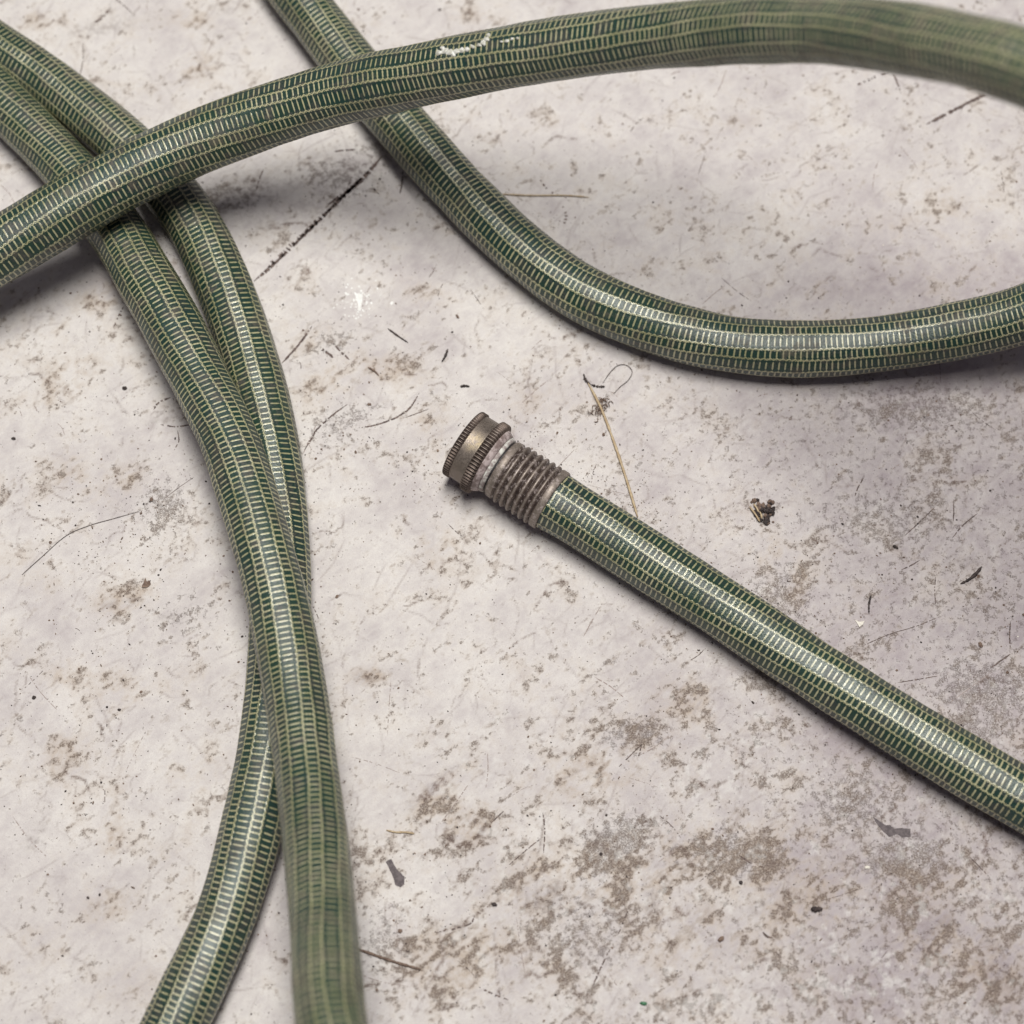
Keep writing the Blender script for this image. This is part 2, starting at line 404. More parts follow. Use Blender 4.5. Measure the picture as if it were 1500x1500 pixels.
A = [(-150, 445, 26, 1.11), (-60, 402, 28, 1.11), (0, 367, 31, 1.11), (146, 280, 38, 1.10), (260, 222, 43, 1.10), (367, 179, 50, 1.09), (490, 139, 62, 1.07), (613, 110, 78, 1.04),
     (700, 92, 90, 1.02), (800, 74, 102, 1.01), (900, 60, 115, 1.0), (1000, 50, 129, 1.0), (1200, 44, 164, .98), (1360, 62, 193, .98), (1500, 98, 214, .98), (1600, 140, 218, 1)]
B = [(1600, 424, 40, 1), (1500, 461, 27, 1), (1400, 485, 19, 1), (1280, 505, 13, 1), (1180, 512, 10.6, 1), (1080, 506, 10.4, 1), (1000, 489, 10.4, 1), (915, 459, 10.4, 1),
     (840, 422, 10.4, 1), (760, 362, 10.4, 1), (701, 306, 10.4, 1), (618, 218, 10.4, 1), (560, 150, 10.4, 1), (505, 83, 10.4, 1), (441, 1, 10.4, 1), (390, -65, 10.4, 1)]

def W3(L): return [(*at(x, y, z * MM), r) for x, y, z, r in L]
def free(L): return [(x, y, z, 1.0) for x, y, z in L]

path = (W3(E)
        + free([(.285, -.165, .0104), (.36, -.14, .0104), (.41, -.03, .0104), (.42, .12, .0104), (.37, .27, .0104), (.24, .37, .0104),
                (.05, .41, .0104), (-.13, .39, .0104), (-.25, .31, .0104)])
        + W3(C)
        + free([(-.165, -.275, .016), (-.175, -.33, .024), (-.145, -.375, .042), (-.10, -.365, .066), (-.072, -.32, .088)])
        + W3(D)
        + free([(-.285, .195, .0104), (-.345, .18, .0104), (-.37, .12, .013), (-.34, .065, .022), (-.28, .052, .031)])
        + W3(A)
        + free([(.235, .045, .185), (.258, .02, .155), (.268, .01, .115), (.255, .025, .072)])
        + W3(B)
        + free([(-.115, .245, .0104), (-.15, .285, .0104), (-.17, .325, .0104)]))
P = np.array(path)

# centripetal Catmull-Rom through the points
def catmull(P, n=24):
    Q = np.vstack([2 * P[0] - P[1], P, 2 * P[-1] - P[-2]])
    out = []
    for i in range(len(Q) - 3):
        p0, p1, p2, p3 = Q[i:i + 4]
        d = [max(np.linalg.norm((b - a)[:3]), 1e-6) ** .5 for a, b in ((p0, p1), (p1, p2), (p2, p3))]
        t0, t1 = 0, d[0]; t2 = t1 + d[1]; t3 = t2 + d[2]
        t = np.linspace(t1, t2, n, endpoint=False)[:, None]
        a1 = (t1 - t) / (t1 - t0) * p0 + (t - t0) / (t1 - t0) * p1
        a2 = (t2 - t) / (t2 - t1) * p1 + (t - t1) / (t2 - t1) * p2
        a3 = (t3 - t) / (t3 - t2) * p2 + (t - t2) / (t3 - t2) * p3
        b1 = (t2 - t) / (t2 - t0) * a1 + (t - t0) / (t2 - t0) * a2
        b2 = (t3 - t) / (t3 - t1) * a2 + (t - t1) / (t3 - t1) * a3
        out.append((t2 - t) / (t2 - t1) * b1 + (t - t1) / (t2 - t1) * b2)
    out.append(P[-1:])
    return np.vstack(out)

def resample(Q, step):
    s = np.concatenate([[0], np.cumsum(np.linalg.norm(np.diff(Q[:, :3], axis=0), axis=1))])
    n = int(s[-1] / step)
    u = np.linspace(0, s[-1], n + 1)
    return u, np.stack([np.interp(u, s, Q[:, k]) for k in range(Q.shape[1])], 1)

u, Q = resample(catmull(P), .001)
ker = np.hanning(27); ker /= ker.sum()                    # a hose bends gently: smooth the axis
Qp = np.vstack([np.repeat(Q[:1], 13, 0), Q, np.repeat(Q[-1:], 13, 0)])
Qs = np.stack([np.convolve(Qp[:, k], ker, 'valid') for k in range(4)], 1)
Qs[:8] = Q[:8] * np.linspace(1, 0, 8)[:, None] + Qs[:8] * np.linspace(0, 1, 8)[:, None]
SU, Q = resample(Qs, .001)
POS, RAD = Q[:, :3], Q[:, 3] * R0
for k_, (lam_, amp_) in enumerate(((.019, .004), (.043, .009), (.093, .012))):      # slight swellings and dents
    RAD = RAD * (1 + amp_ * np.sin(SU / lam_ * 6.283 + 1.7 * k_ + 1.5 * np.sin(SU / (lam_ * 2.7) * 6.283)))
LEN = SU[-1]
TAN = np.gradient(POS, axis=0); TAN /= np.linalg.norm(TAN, axis=1)[:, None]
NRM = np.zeros_like(TAN)
n = np.cross(TAN[0], (0, 0, 1)); NRM[0] = n / np.linalg.norm(n)
for i in range(1, len(TAN)):                              # parallel transport
    v = NRM[i - 1] - TAN[i] * np.dot(NRM[i - 1], TAN[i])
    NRM[i] = v / np.linalg.norm(v)
BIN = np.cross(TAN, NRM)

def wob(s, seed, amp, lam):
    r = np.random.default_rng(seed)
    return sum(amp / (k + 1) * np.sin(s / lam * (k + 1) * 6.283 + r.uniform(0, 6.28)) for k in range(3))

FLAT = .62
WU = 360 / 7                                            # one wide and one narrow wale, degrees
WW = WU * .6
def surf(s, phi, lift):
    """points on the hose: arc length s, angle phi, height above the skin"""
    s, phi, lift = np.broadcast_arrays(s, phi, lift)
    sh = s.shape; s = s.ravel()
    g = lambda X: np.stack([np.interp(s, SU, X[:, k]) for k in range(3)], 1)
    tw = .30 * wob(s, 3, 1, .45)                            # the knit slowly turns round the hose
    ph = phi.ravel() + tw
    q_ = np.degrees(phi.ravel()) % WU                      # each wale of the knit lies a little flat
    hw = np.where(q_ < WW, WW / 2, (WU - WW) / 2); md = np.where(q_ < WW, WW / 2, (WU + WW) / 2)
    fl = np.cos(np.radians(hw)) / np.cos(np.radians(q_ - md))
    rr = np.interp(s, SU, RAD) * (1.006 + FLAT * (fl - 1)) + lift.ravel()
    p = g(POS) + (np.cos(ph)[:, None] * g(NRM) + np.sin(ph)[:, None] * g(BIN)) * rr[:, None]
    return p.reshape(*sh, 3)

hose = bpy.data.objects.new('garden_hose', None)
COL.objects.link(hose)
tag(hose, 'green garden hose with pale knitted net, lying in loose loops on the floor', 'hose')

WALE = np.array([(a + b / 45) * WU for a in range(7) for b in (0, 3, 9, 18, 24, 27, 30, 36, 42)])
NSEG = len(WALE)
ss = np.linspace(0, LEN, int(LEN / .002))
ph = np.radians(WALE)
V = surf(ss[:, None], ph[None, :], 0.0)
ii = np.arange(len(ss) * NSEG).reshape(len(ss), NSEG)
quads = np.stack([ii[:-1], np.roll(ii, -1, 1)[:-1], np.roll(ii, -1, 1)[1:], ii[1:]], -1).reshape(-1, 4)
V = V.reshape(-1, 3)
caps = []
for ring, flip in ((ii[0], True), (ii[-1], False)):
    c = len(V); V = np.vstack([V, V[ring].mean(0)])
    for k in range(NSEG):
        a, b = ring[k], ring[(k + 1) % NSEG]
        caps.append((c, b, a) if flip else (c, a, b))
tube = mesh_np('tube', V, quads, M_TUBE, hose, caps)

# knitted net: seven wide and seven narrow wales, stitches offset half a step
PITCH_S = 2.10 * MM
nst = int(LEN / PITCH_S) - 2
kk = np.arange(nst)
edges_phi = []
a = 0.0
for i in range(7):
    for wdt in (WW, WU - WW):
        edges_phi.append(a); a += wdt
edges_phi = np.radians(np.array(edges_phi + [360.0]))
YV, YQ = [], []
base = 0
H_Y = .075 * MM

def strips(c_s, c_phi, ds, dphi, lift):
    """many low ridges at once: arrays (n, m) of centre line, half width vectors (ds, dphi)"""
    global base
    n_, m_ = c_s.shape
    L = surf(c_s - ds, c_phi - dphi, np.full_like(c_s, -.012 * MM))
    T = surf(c_s, c_phi, lift + np.zeros_like(c_s))
    Rr = surf(c_s + ds, c_phi + dphi, np.full_like(c_s, -.012 * MM))
    V = np.stack([L, T, Rr], 2)                            # n, m, 3, xyz
    id_ = base + np.arange(n_ * m_ * 3).reshape(n_, m_, 3)
    for c in (0, 1):
        YQ.append(np.stack([id_[:, :-1, c], id_[:, :-1, c + 1], id_[:, 1:, c + 1], id_[:, 1:, c]], -1).reshape(-1, 4))
    YV.append(V.reshape(-1, 3)); base += n_ * m_ * 3

AMP = math.radians(2.2)
lam_j = wob(kk * PITCH_S, 5, .25 * MM, .06)
for j in range(14):
    off = .5 if j % 2 else 0.0
    p0, p1 = edges_phi[j], edges_phi[j + 1]
    wa = np.radians(wob(kk * PITCH_S, 20 + j, .8, .05))
    wb = np.radians(wob(kk * PITCH_S, 20 + (j + 1) % 14, .8, .05))
    s0 = (kk + .5 + off) * PITCH_S + lam_j + rng.normal(0, .09 * MM, nst)
    f = np.linspace(0, 1, 4)
    cphi = (p0 + wa - AMP)[:, None] * (1 - f) + (p1 + wb + AMP)[:, None] * f
    cs = s0[:, None] + rng.normal(0, .06 * MM, (nst, 1)) * (f - .5) + (.10 * MM) * np.sin(f * math.pi)[None]
    strips(cs, cphi, np.full_like(cs, .36 * MM), 0.0, H_Y * rng.uniform(.75, 1.15, (nst, 1)))
    # the wale line between column j-1 and j, zigzagging from stitch to stitch
    m = np.arange(4 * (nst - 1) + 1) / 4
    sgn = np.cos((m - off) * 2 * math.pi)                   # +1 at this column's stitches
    w_ = np.interp(m, kk, wa)
    lphi = p0 + w_ + AMP * .8 * sgn
    ls = (m + .5) * PITCH_S + np.interp(m, kk, lam_j)
    strips(ls[None], lphi[None], 0.0, np.full((1, len(m)), .33 * MM / R0), H_Y * 1.15)
net = mesh_np('yarn_net', np.vstack(YV), np.vstack(YQ), M_YARN, tube)
tag(net, kind='stuff')

def s_near(x, y, z):
    """arc length and skin angle of the hose nearest to a photo pixel at about height z"""
    p = at(x, y, z * MM)
    return int(np.argmin(((POS - p) ** 2).sum(1)))

# how dusty each stretch of hose is
def ages(o):
    co = np.empty(len(o.data.vertices) * 3, np.float32); o.data.vertices.foreach_get('co', co)
    co = co.reshape(-1, 3)
    ag = .45 + .0 * co[:, 0]
    ag += .5 * np.exp(-(((co[:, 0] + .13) / .05) ** 2 + ((co[:, 1] - .10) / .12) ** 2))     # dusty at the upper left crossing
    ag += .5 * np.exp(-(((co[:, 0] - .12) / .06) ** 2 + ((co[:, 1] - .06) / .03) ** 2))
    ag -= .35 * np.exp(-(((co[:, 0] - .09) / .08) ** 2 + ((co[:, 1] + .05) / .06) ** 2))    # cleaner at the coupling end
    a_ = o.data.attributes.new('age', 'FLOAT', 'POINT')
    a_.data.foreach_set('value', np.clip(ag, 0, 1).astype(np.float32))
ages(tube); ages(net)

# ------------------------------------------------------------------ brass coupling
hose_end = Vector(POS[0])
nut_front = Vector(at(677, 648, 14.0 * MM))
ax = (nut_front - hose_end); LNUT = ax.length; ax.normalize()
side = ax.cross(Vector((0, 0, 1))).normalized()
upv = side.cross(ax).normalized()
XF = Matrix((( *side, 0), (*upv, 0), (*ax, 0), (0, 0, 0, 1))).to_4x4()
XF = Matrix(((side.x, upv.x, ax.x, hose_end.x), (side.y, upv.y, ax.y, hose_end.y), (side.z, upv.z, ax.z, hose_end.z), (0, 0, 0, 1)))

def lathe(name, prof, mat, parent, n=96, knurl=None, jitter=0.0, seed=1):
    """prof: list of (axial mm, radius mm); knurl: (teeth, depth mm, start index, end index)"""
    prof = np.array(prof, float)
    m = len(prof)
    th = np.arange(n) / n * 2 * math.pi
    rr = np.repeat(prof[:, 1][:, None], n, 1)
    if knurl:
        teeth, dep, i0, i1 = knurl
        w = .5 - .5 * np.sign(np.cos(th * teeth)) * np.abs(np.cos(th * teeth)) ** .5
        rr[i0:i1] -= dep * w[None]
    if jitter:
        r = np.random.default_rng(seed)
        g = sum(r.normal(0, 1, (m, 1)) * np.cos(th * k + r.uniform(0, 6.28, (m, 1))) / k for k in (2, 3, 5, 8, 13, 21))
        rr += jitter * g * .5 + r.normal(0, jitter * .35, rr.shape)
    V = np.stack([np.cos(th)[None] * rr, np.sin(th)[None] * rr, np.repeat(prof[:, 0][:, None], n, 1)], -1).reshape(-1, 3) * MM
    V = V @ np.array(XF.to_3x3()).T + np.array(XF.translation)
    id_ = np.arange(m * n).reshape(m, n)
    q = np.stack([id_[:-1], np.roll(id_, -1, 1)[:-1], np.roll(id_, -1, 1)[1:], id_[1:]], -1).reshape(-1, 4)
    o = mesh_np(name, V, q, mat, parent)
    k9 = np.ones(9) / 9
    pad = np.vstack([np.repeat(rr[:1], 4, 0), rr, np.repeat(rr[-1:], 4, 0)])
    mean = np.stack([np.convolve(pad[:, j], k9, 'valid') for j in range(n)], 1)
    cr = (rr - mean) / .60
    if knurl:
        cr = np.zeros_like(rr); cr[i0:i1] = (.5 - w)[None] * 1.9
    at_ = o.data.attributes.new('crest', 'FLOAT', 'POINT')
    at_.data.foreach_set('value', np.clip(cr, -1.5, 1.5).astype(np.float32).ravel())
    return o

L = LNUT / MM
print('coupling length', L)
# ferrule: crimped ridges
fp = [(-2.0, 10.2), (-2.0, 11.3), (-1.6, 11.65), (.6, 11.65), (1.0, 11.3)]
z = 1.2
for i in range(6):
    r_ = 11.75 - .04 * i
    for dz, dr in ((0, -1.05), (.35, -.5), (.75, -.05), (1.15, .12), (1.55, -.02), (1.95, -.45), (2.35, -1.0)):
        fp.append((z + dz, r_ + dr))
    z += 2.62
fp += [(z + .3, 11.0), (z + .6, 11.3), (z + 2.6, 11.1), (z + 3.3, 10.7), (z + 3.5, 9.4)]
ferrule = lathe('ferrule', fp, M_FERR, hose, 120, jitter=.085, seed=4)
tag(ferrule, 'ridged brown crimp sleeve crusted with pale deposits')
zf = z + 3.5
seal = lathe('gasket', [(zf - .6, 9.2), (zf - .6, 10.1), (zf + .7, 10.1), (zf + .7, 9.2)], M_RUBBER, hose, 64)
nut_len = L - zf - .5
washer = lathe('washer', [(zf + .5, 9.0), (zf + .5, 10.4), (zf + .8, 10.9), (zf + 1.8, 11.15), (zf + 2.1, 10.9), (zf + 2.2, 10.0)], M_CRUST, hose, 110, jitter=.06, seed=8)
tag(washer, 'white crusted washer next to the black gap')
flange = lathe('collar', [(zf + 2.1, 10.0), (zf + 2.1, 11.2), (zf + 2.6, 11.75), (zf + 3.6, 12.3), (zf + 4.4, 12.6), (zf + 4.8, 12.3)],
               M_COLLAR, hose, 110, jitter=.05, seed=9)
tag(flange, 'pinkish brown corroded collar behind the nut')
zn = zf + 4.4
e = L
worn_pt = XF @ (Vector((-1.5 * MM, 12.7 * MM, (zn + 6.0) * MM)))
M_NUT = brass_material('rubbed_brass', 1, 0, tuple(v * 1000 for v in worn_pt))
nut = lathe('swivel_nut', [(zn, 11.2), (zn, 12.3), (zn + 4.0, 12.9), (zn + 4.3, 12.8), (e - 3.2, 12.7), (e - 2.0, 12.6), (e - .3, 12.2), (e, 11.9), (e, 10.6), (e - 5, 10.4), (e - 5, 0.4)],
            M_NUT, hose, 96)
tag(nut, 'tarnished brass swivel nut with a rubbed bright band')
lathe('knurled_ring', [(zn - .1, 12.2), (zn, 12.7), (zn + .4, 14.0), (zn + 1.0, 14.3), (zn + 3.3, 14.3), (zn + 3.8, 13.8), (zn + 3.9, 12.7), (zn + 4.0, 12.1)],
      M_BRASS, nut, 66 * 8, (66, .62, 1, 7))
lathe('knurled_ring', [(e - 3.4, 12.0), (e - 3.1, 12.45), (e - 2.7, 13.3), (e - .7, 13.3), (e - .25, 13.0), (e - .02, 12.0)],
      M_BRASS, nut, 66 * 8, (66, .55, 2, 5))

# ------------------------------------------------------------------ small shapes
def pebble(name, c, r, mat, parent=None, seed=0, squash=.6, n=1):
    """a lumpy crumb: distorted icosphere(s)"""
    import bmesh
    r_ = random.Random(seed)
    bm = bmesh.new()
    for k in range(n):
        o = Vector((r_.uniform(-1, 1), r_.uniform(-1, 1), 0)) * r * (1.1 if n > 1 else 0)
        rad = r * (r_.uniform(.35, .75) if n > 1 else 1)
        g = bmesh.ops.create_icosphere(bm, subdivisions=1 if n > 3 else 2, radius=rad)
        ex = Vector((r_.uniform(.7, 1.4), r_.uniform(.6, 1.1), squash))
        rot = Matrix.Rotation(r_.uniform(0, 6.28), 3, 'Z')
        for v in g['verts']:
            q = v.co * (1 + r_.uniform(-.22, .22))
            v.co = rot @ Vector((q.x * ex.x, q.y * ex.y, q.z * ex.z)) + o + Vector((0, 0, rad * squash * .8))
    me = bpy.data.meshes.new(name); bm.to_mesh(me); bm.free()
    me.materials.append(mat)
    ob = bpy.data.objects.new(name, me); COL.objects.link(ob)
    ob.location = c
    if parent: ob.parent = parent
    return ob

def spline(pts, n):
    return resample(catmull(np.array(pts, float), 16), 1e9)[1] if n == 0 else (lambda C_: np.stack([np.interp(np.linspace(0, 1, n), np.linspace(0, 1, len(C_)), C_[:, k]) for k in range(C_.shape[1])], 1))(catmull(np.array(pts, float), 16))

def strand(name, pts, radius, mat, parent=None, n=40, sides=6, taper=(.5, .5), flat=1.0, wobble=.12, seed=0):
    """a stalk, hair or needle through 3-D points"""
    r_ = np.random.default_rng(seed)
    Cc = spline(pts, n)[:, :3]
    T = np.gradient(Cc, axis=0); T /= np.linalg.norm(T, axis=1)[:, None]
    Sd = np.cross(T, (0, 0, 1.0)); Sd /= np.linalg.norm(Sd, axis=1)[:, None]
    Up = np.cross(Sd, T)
    f = np.linspace(0, 1, n)
    rad = radius * np.minimum(1, np.minimum(taper[0] + f * 5, taper[1] + (1 - f) * 5)) * (1 + r_.normal(0, wobble, n))
    th = np.arange(sides) / sides * 6.2832
    V = Cc[:, None] + rad[:, None, None] * (np.cos(th)[None, :, None] * Sd[:, None] + flat * np.sin(th)[None, :, None] * Up[:, None])
    id_ = np.arange(n * sides).reshape(n, sides)
    q = np.stack([id_[:-1], np.roll(id_, -1, 1)[:-1], np.roll(id_, -1, 1)[1:], id_[1:]], -1).reshape(-1, 4)
    return mesh_np(name, V.reshape(-1, 3), q, mat, parent, tris=[(id_[0, 0], id_[0, k + 1], id_[0, k]) for k in range(1, sides - 1)] + [(id_[-1, 0], id_[-1, k], id_[-1, k + 1]) for k in range(1, sides - 1)])

def px(L, z): return [at(x, y, z * MM) for x, y in L]

def chip(name, poly, h, mat, parent=None, seed=0, jag=1.6, dome=False):
    """thin flake with an irregular outline traced in floor pixels"""
    r_ = random.Random(seed)
    pts = []
    for i, (x, y) in enumerate(poly):
        x2, y2 = poly[(i + 1) % len(poly)]
        for k in range(4):
            f = k / 4
            pts.append((x + (x2 - x) * f + r_.uniform(-jag, jag) * .6, y + (y2 - y) * f + r_.uniform(-jag, jag) * .6))
    n_ = len(pts)
    cx, cy = sum(p[0] for p in pts) / n_, sum(p[1] for p in pts) / n_
    bot = [at(x, y, .00002) for x, y in pts]
    top = [at(cx + (x - cx) * .93, cy + (y - cy) * .93, h * MM * r_.uniform(.7, 1.2)) for x, y in pts]
    V = bot + top + [at(cx, cy, h * MM * (1.6 if dome else 1))]
    q = [(i, (i + 1) % n_, n_ + (i + 1) % n_, n_ + i) for i in range(n_)]
    t_ = [(n_ + i, n_ + (i + 1) % n_, 2 * n_) for i in range(n_)]
    q = [tuple(reversed(a)) for a in q]; t_ = [tuple(reversed(a)) for a in t_]
    return mesh_np(name, np.array(V), q, mat, parent, t_, smooth=False)

# ------------------------------------------------------------------ marks worn into the floor (parts of the floor)
def mark(name, pts, w, gaps=.3, seed=0, step=2.2, mat=M_MARK):
    """broken dark line on the floor: px polyline, width px"""
    r_ = np.random.default_rng(seed)
    Cc = spline([(x, y, 0) for x, y in pts], max(8, int(sum(math.dist(a, b) for a, b in zip(pts, pts[1:])) / step)))
    n_ = len(Cc)
    T = np.gradient(Cc[:, :2], axis=0); T /= np.linalg.norm(T, axis=1)[:, None]
    N = np.stack([-T[:, 1], T[:, 0]], 1)
    f = np.linspace(0, 1, n_)
    env = np.minimum(1, np.minimum(.25 + f * 5, .25 + (1 - f) * 5))
    lo = Cc[:, :2] - N * (w * .5 * env * r_.uniform(.45, 1.1, n_))[:, None]
    hi = Cc[:, :2] + N * (w * .5 * env * r_.uniform(.45, 1.1, n_))[:, None]
    V = [at(*p, .00005) for p in lo] + [at(*p, .00005) for p in hi]
    keep = r_.uniform(0, 1, n_ - 1) > gaps
    q = [(i, n_ + i, n_ + i + 1, i + 1) for i in range(n_ - 1) if keep[i]]
    return mesh_np(name, np.array(V), q, mat, floor)

M_FAINT = plain('faint_dirt', (.26, .20, .18), (.40, .34, .32), 1.2, .8)
for i, (pts, w, g) in enumerate([
        ([(372, 412), (400, 388), (450, 340), (500, 290), (530, 262)], 5.5, .10), ([(480, 300), (510, 280), (535, 258), (560, 228)], 7, .12),
        ([(380, 404), (430, 356), (490, 300), (545, 245)], 7, .55),
        ([(1357, 182), (1385, 168), (1415, 152), (1446, 137)], 6, .12), ([(413, 532), (435, 508), (457, 478)], 4, .2),
        ([(446, 659), (458, 640), (462, 632), (485, 610), (509, 592)], 3.2, .12), ([(525, 627), (552, 622), (581, 611), (600, 598), (614, 576)], 3, .15),
        ([(593, 612), (612, 605), (628, 599)], 1.6, .1), ([(470, 510), (480, 517), (488, 524)], 5, .2), ([(488, 503), (500, 516), (512, 527)], 3.4, .2),
        ([(590, 250), (589, 268), (586, 284)], 3, .1), ([(490, 222), (505, 220), (522, 219)], 3, .1), ([(375, 280), (380, 262), (386, 248)], 2.5, .1),
        ([(1308, 106), (1314, 120), (1320, 137)], 3, .15), ([(1248, 128), (1275, 116), (1302, 105)], 4, .5),
        ([(826, 330), (829, 315), (824, 302)], 5, .35), ([(790, 262), (805, 280), (830, 290)], 3, .5),
        ([(160, 14), (150, 26), (136, 34)], 4, .2), ([(1395, 788), (1410, 770), (1432, 752)], 2, .1), ([(1325, 785), (1350, 762), (1370, 742)], 2, .15),
        ([(1260, 948), (1300, 930), (1340, 918), (1380, 902)], 1.6, .1), ([(1252, 727), (1258, 712), (1265, 700)], 2.5, .1), ([(1315, 1000), (1340, 996), (1375, 990)], 1.8, .2),
        ([(1397, 735), (1397, 750), (1396, 766)], 2, .1), ([(1480, 910), (1479, 930), (1480, 950)], 2.4, .15), ([(1452, 978), (1466, 968), (1480, 958)], 3, .1),
        ([(1320, 835), (1335, 828), (1348, 820)], 2, .1), ([(795, 1190), (798, 1215), (796, 1250)], 2.4, .25), ([(740, 1272), (770, 1246), (795, 1226)], 2, .2),
        
        ([(640, 1366), (668, 1360), (690, 1352), (696, 1340)], 3, .2), ([(868, 1445), (880, 1418), (896, 1386)], 3, .2), ([(905, 1370), (914, 1348), (922, 1328)], 2.5, .3),
        ([(720, 1205), (738, 1188)], 2, .1), 
        ([(700, 1445), (720, 1455), (745, 1465)], 3, .4), ([(935, 1110), (940, 1090)], 2.4, .1), ([(905, 1125), (925, 1105), (940, 1090)], 2, .2),
        ([(1082, 1252), (1090, 1258), (1100, 1265)], 3, .1), ([(1117, 1365), (1124, 1372), (1132, 1374)], 4, .1), ([(1420, 1255), (1440, 1275), (1450, 1286)], 2, .3),
        ([(470, 60), (440, 55)], 2, .2), ([(70, 120), (60, 128)], 2, .2), ([(166, 480), (174, 462), (182, 448)], 2.5, .2),
        ([(225, 600), (232, 590), (250, 582)], 3, .2), ([(235, 622), (258, 625), (280, 622)], 2.5, .2), ([(260, 630), (262, 645), (255, 660)], 2, .1)]):
    mark('crack', pts, w, g, 100 + i)
rs = random.Random(5)
for i in range(130):                                       # faint hairline scuffs all over
    x, y = rs.uniform(0, 1500), rs.uniform(-20, 1500)
    a_, l_ = rs.choice((.6, 2.2, 1.4, -.5, .9)) + rs.uniform(-.35, .35), rs.uniform(12, 70) * (1.4 if y > 700 else .8)
    mark('scratch', [(x, y), (x + math.cos(a_) * l_ * .5 + rs.uniform(-3, 3), y - math.sin(a_) * l_ * .5 + rs.uniform(-3, 3)), (x + math.cos(a_) * l_, y - math.sin(a_) * l_)],
         rs.uniform(.8, 1.8), rs.uniform(.1, .5), 300 + i, mat=M_FAINT if rs.random() < .75 else M_MARK)

for poly, lab in (([(565, 1262), (573, 1258), (582, 1274), (593, 1284), (592, 1296), (586, 1300), (579, 1296), (574, 1280)], 'grey bare patch right of the hose'),
                  ([(1279, 1196), (1284, 1207), (1292, 1216), (1302, 1226), (1314, 1222), (1322, 1227), (1334, 1226), (1334, 1214), (1322, 1213), (1314, 1217), (1304, 1208), (1290, 1210), (1284, 1202)], 'wavy grey bare patch below the straight hose end')):
    o = chip('bare_patch', poly, .03, M_GREY, floor, len(poly), .8)
    tag(o, lab)

M_SPLASH = plain('floor_paint_white', (.74, .74, .71), (.84, .84, .82), .6, .5)
splat = chip('paint_splash', [(518, 428), (523, 430), (527, 429), (531, 432), (531, 440), (529, 448), (528, 455), (524, 455), (524, 444), (521, 436)], .12, M_SPLASH, floor, 3, .8)
tag(splat, 'small splash of white paint')
SV, ST = [], []
for i in range(70):
    x, y = rs.gauss(524, 15), rs.gauss(444, 14)
    r = rs.uniform(.5, 1.9) * (1.6 if rs.random() < .1 else 1)
    b_ = len(SV)
    SV += [at(x + math.cos(k) * r * rs.uniform(.7, 1.2), y + math.sin(k) * r * rs.uniform(.7, 1.2), .00004) for k in np.arange(6) * -1.047] + [at(x, y, .00012)]
    ST += [(b_ + k, b_ + (k + 1) % 6, b_ + 6) for k in range(6)]
tag(mesh_np('paint_flecks', np.array(SV), None, M_SPLASH, splat, ST), kind='stuff')

# ------------------------------------------------------------------ loose grit
def grit(name, n, mat, sizes, where, seed):
    r_ = np.random.default_rng(seed)
    ico = np.array([(0, 0, 1), (.9, 0, .35), (.28, .85, .35), (-.72, .53, .35), (-.72, -.53, .35), (.28, -.85, .35), (.6, .4, -.3), (-.25, .7, -.3), (-.8, 0, -.3), (-.25, -.7, -.3), (.6, -.4, -.3)])
    tr = np.array([(0, 1, 2), (0, 2, 3), (0, 3, 4), (0, 4, 5), (0, 5, 1), (1, 6, 2), (2, 7, 3), (3, 8, 4), (4, 9, 5), (5, 10, 1), (2, 6, 7), (3, 7, 8), (4, 8, 9), (5, 9, 10), (1, 10, 6)])
    VV, TT = [], []
    for i in range(n):
        x, y = where(r_)
        c = at(x, y)
        s_ = r_.lognormal(sizes[0], sizes[1]) * MM
        a_ = r_.uniform(0, 6.28); el = r_.uniform(.28, 1.0)
        v = ico * r_.uniform(.75, 1.25, ico.shape) * np.array([1, el, .6]) * s_
        v = np.stack([v[:, 0] * math.cos(a_) - v[:, 1] * math.sin(a_), v[:, 0] * math.sin(a_) + v[:, 1] * math.cos(a_), v[:, 2] + s_ * .2], 1)
        TT.append(tr + len(VV) * 11); VV.append(v + c)
    o = mesh_np(name, np.vstack(VV), None, mat, None, np.vstack(TT), smooth=False)
    return o

CL = [(520, 500, 130), (480, 640, 70), (640, 690, 60), (780, 640, 60), (700, 1330, 160), (900, 1260, 120), (1120, 1200, 160), (1440, 1020, 90),
      (1300, 780, 160), (1150, 850, 90), (120, 700, 140), (90, 760, 90), (200, 860, 80), (120, 1000, 120), (150, 1200, 120), (230, 760, 60), (100, 520, 90), (560, 250, 60), (1350, 600, 130), (1350, 1300, 140), (600, 1350, 80), (930, 720, 60), (1480, 900, 60)]
def wh(r_):
    u_ = r_.random()
    if u_ < .22:
        L_ = (B, C, D, E)[r_.integers(4)]; i_ = r_.integers(len(L_) - 1); f_ = r_.random()
        x_, y_ = (L_[i_][k] * (1 - f_) + L_[i_ + 1][k] * f_ for k in (0, 1))
        tx, ty = L_[i_ + 1][0] - L_[i_][0], L_[i_ + 1][1] - L_[i_][1]; n_ = math.hypot(tx, ty)
        o_ = r_.choice((-1, 1)) * (46 + abs(r_.normal(0, 16)))
        return x_ - ty / n_ * o_, y_ + tx / n_ * o_
    if u_ < .55: return r_.uniform(-30, 1530), r_.uniform(-30, 1530)
    c = CL[r_.integers(len(CL))]
    return r_.normal(c[0], c[2] * .6), r_.normal(c[1], c[2] * .6)
tag(grit('dark_grit', 3600, M_DARK, (-1.72, .46), wh, 21), 'fine dark grit strewn over the pale floor', 'grit', kind='stuff')
tag(grit('brown_grit', 3800, M_BROWN, (-1.62, .50), wh, 22), 'fine brown crumbs strewn over the pale floor', 'grit', kind='stuff')
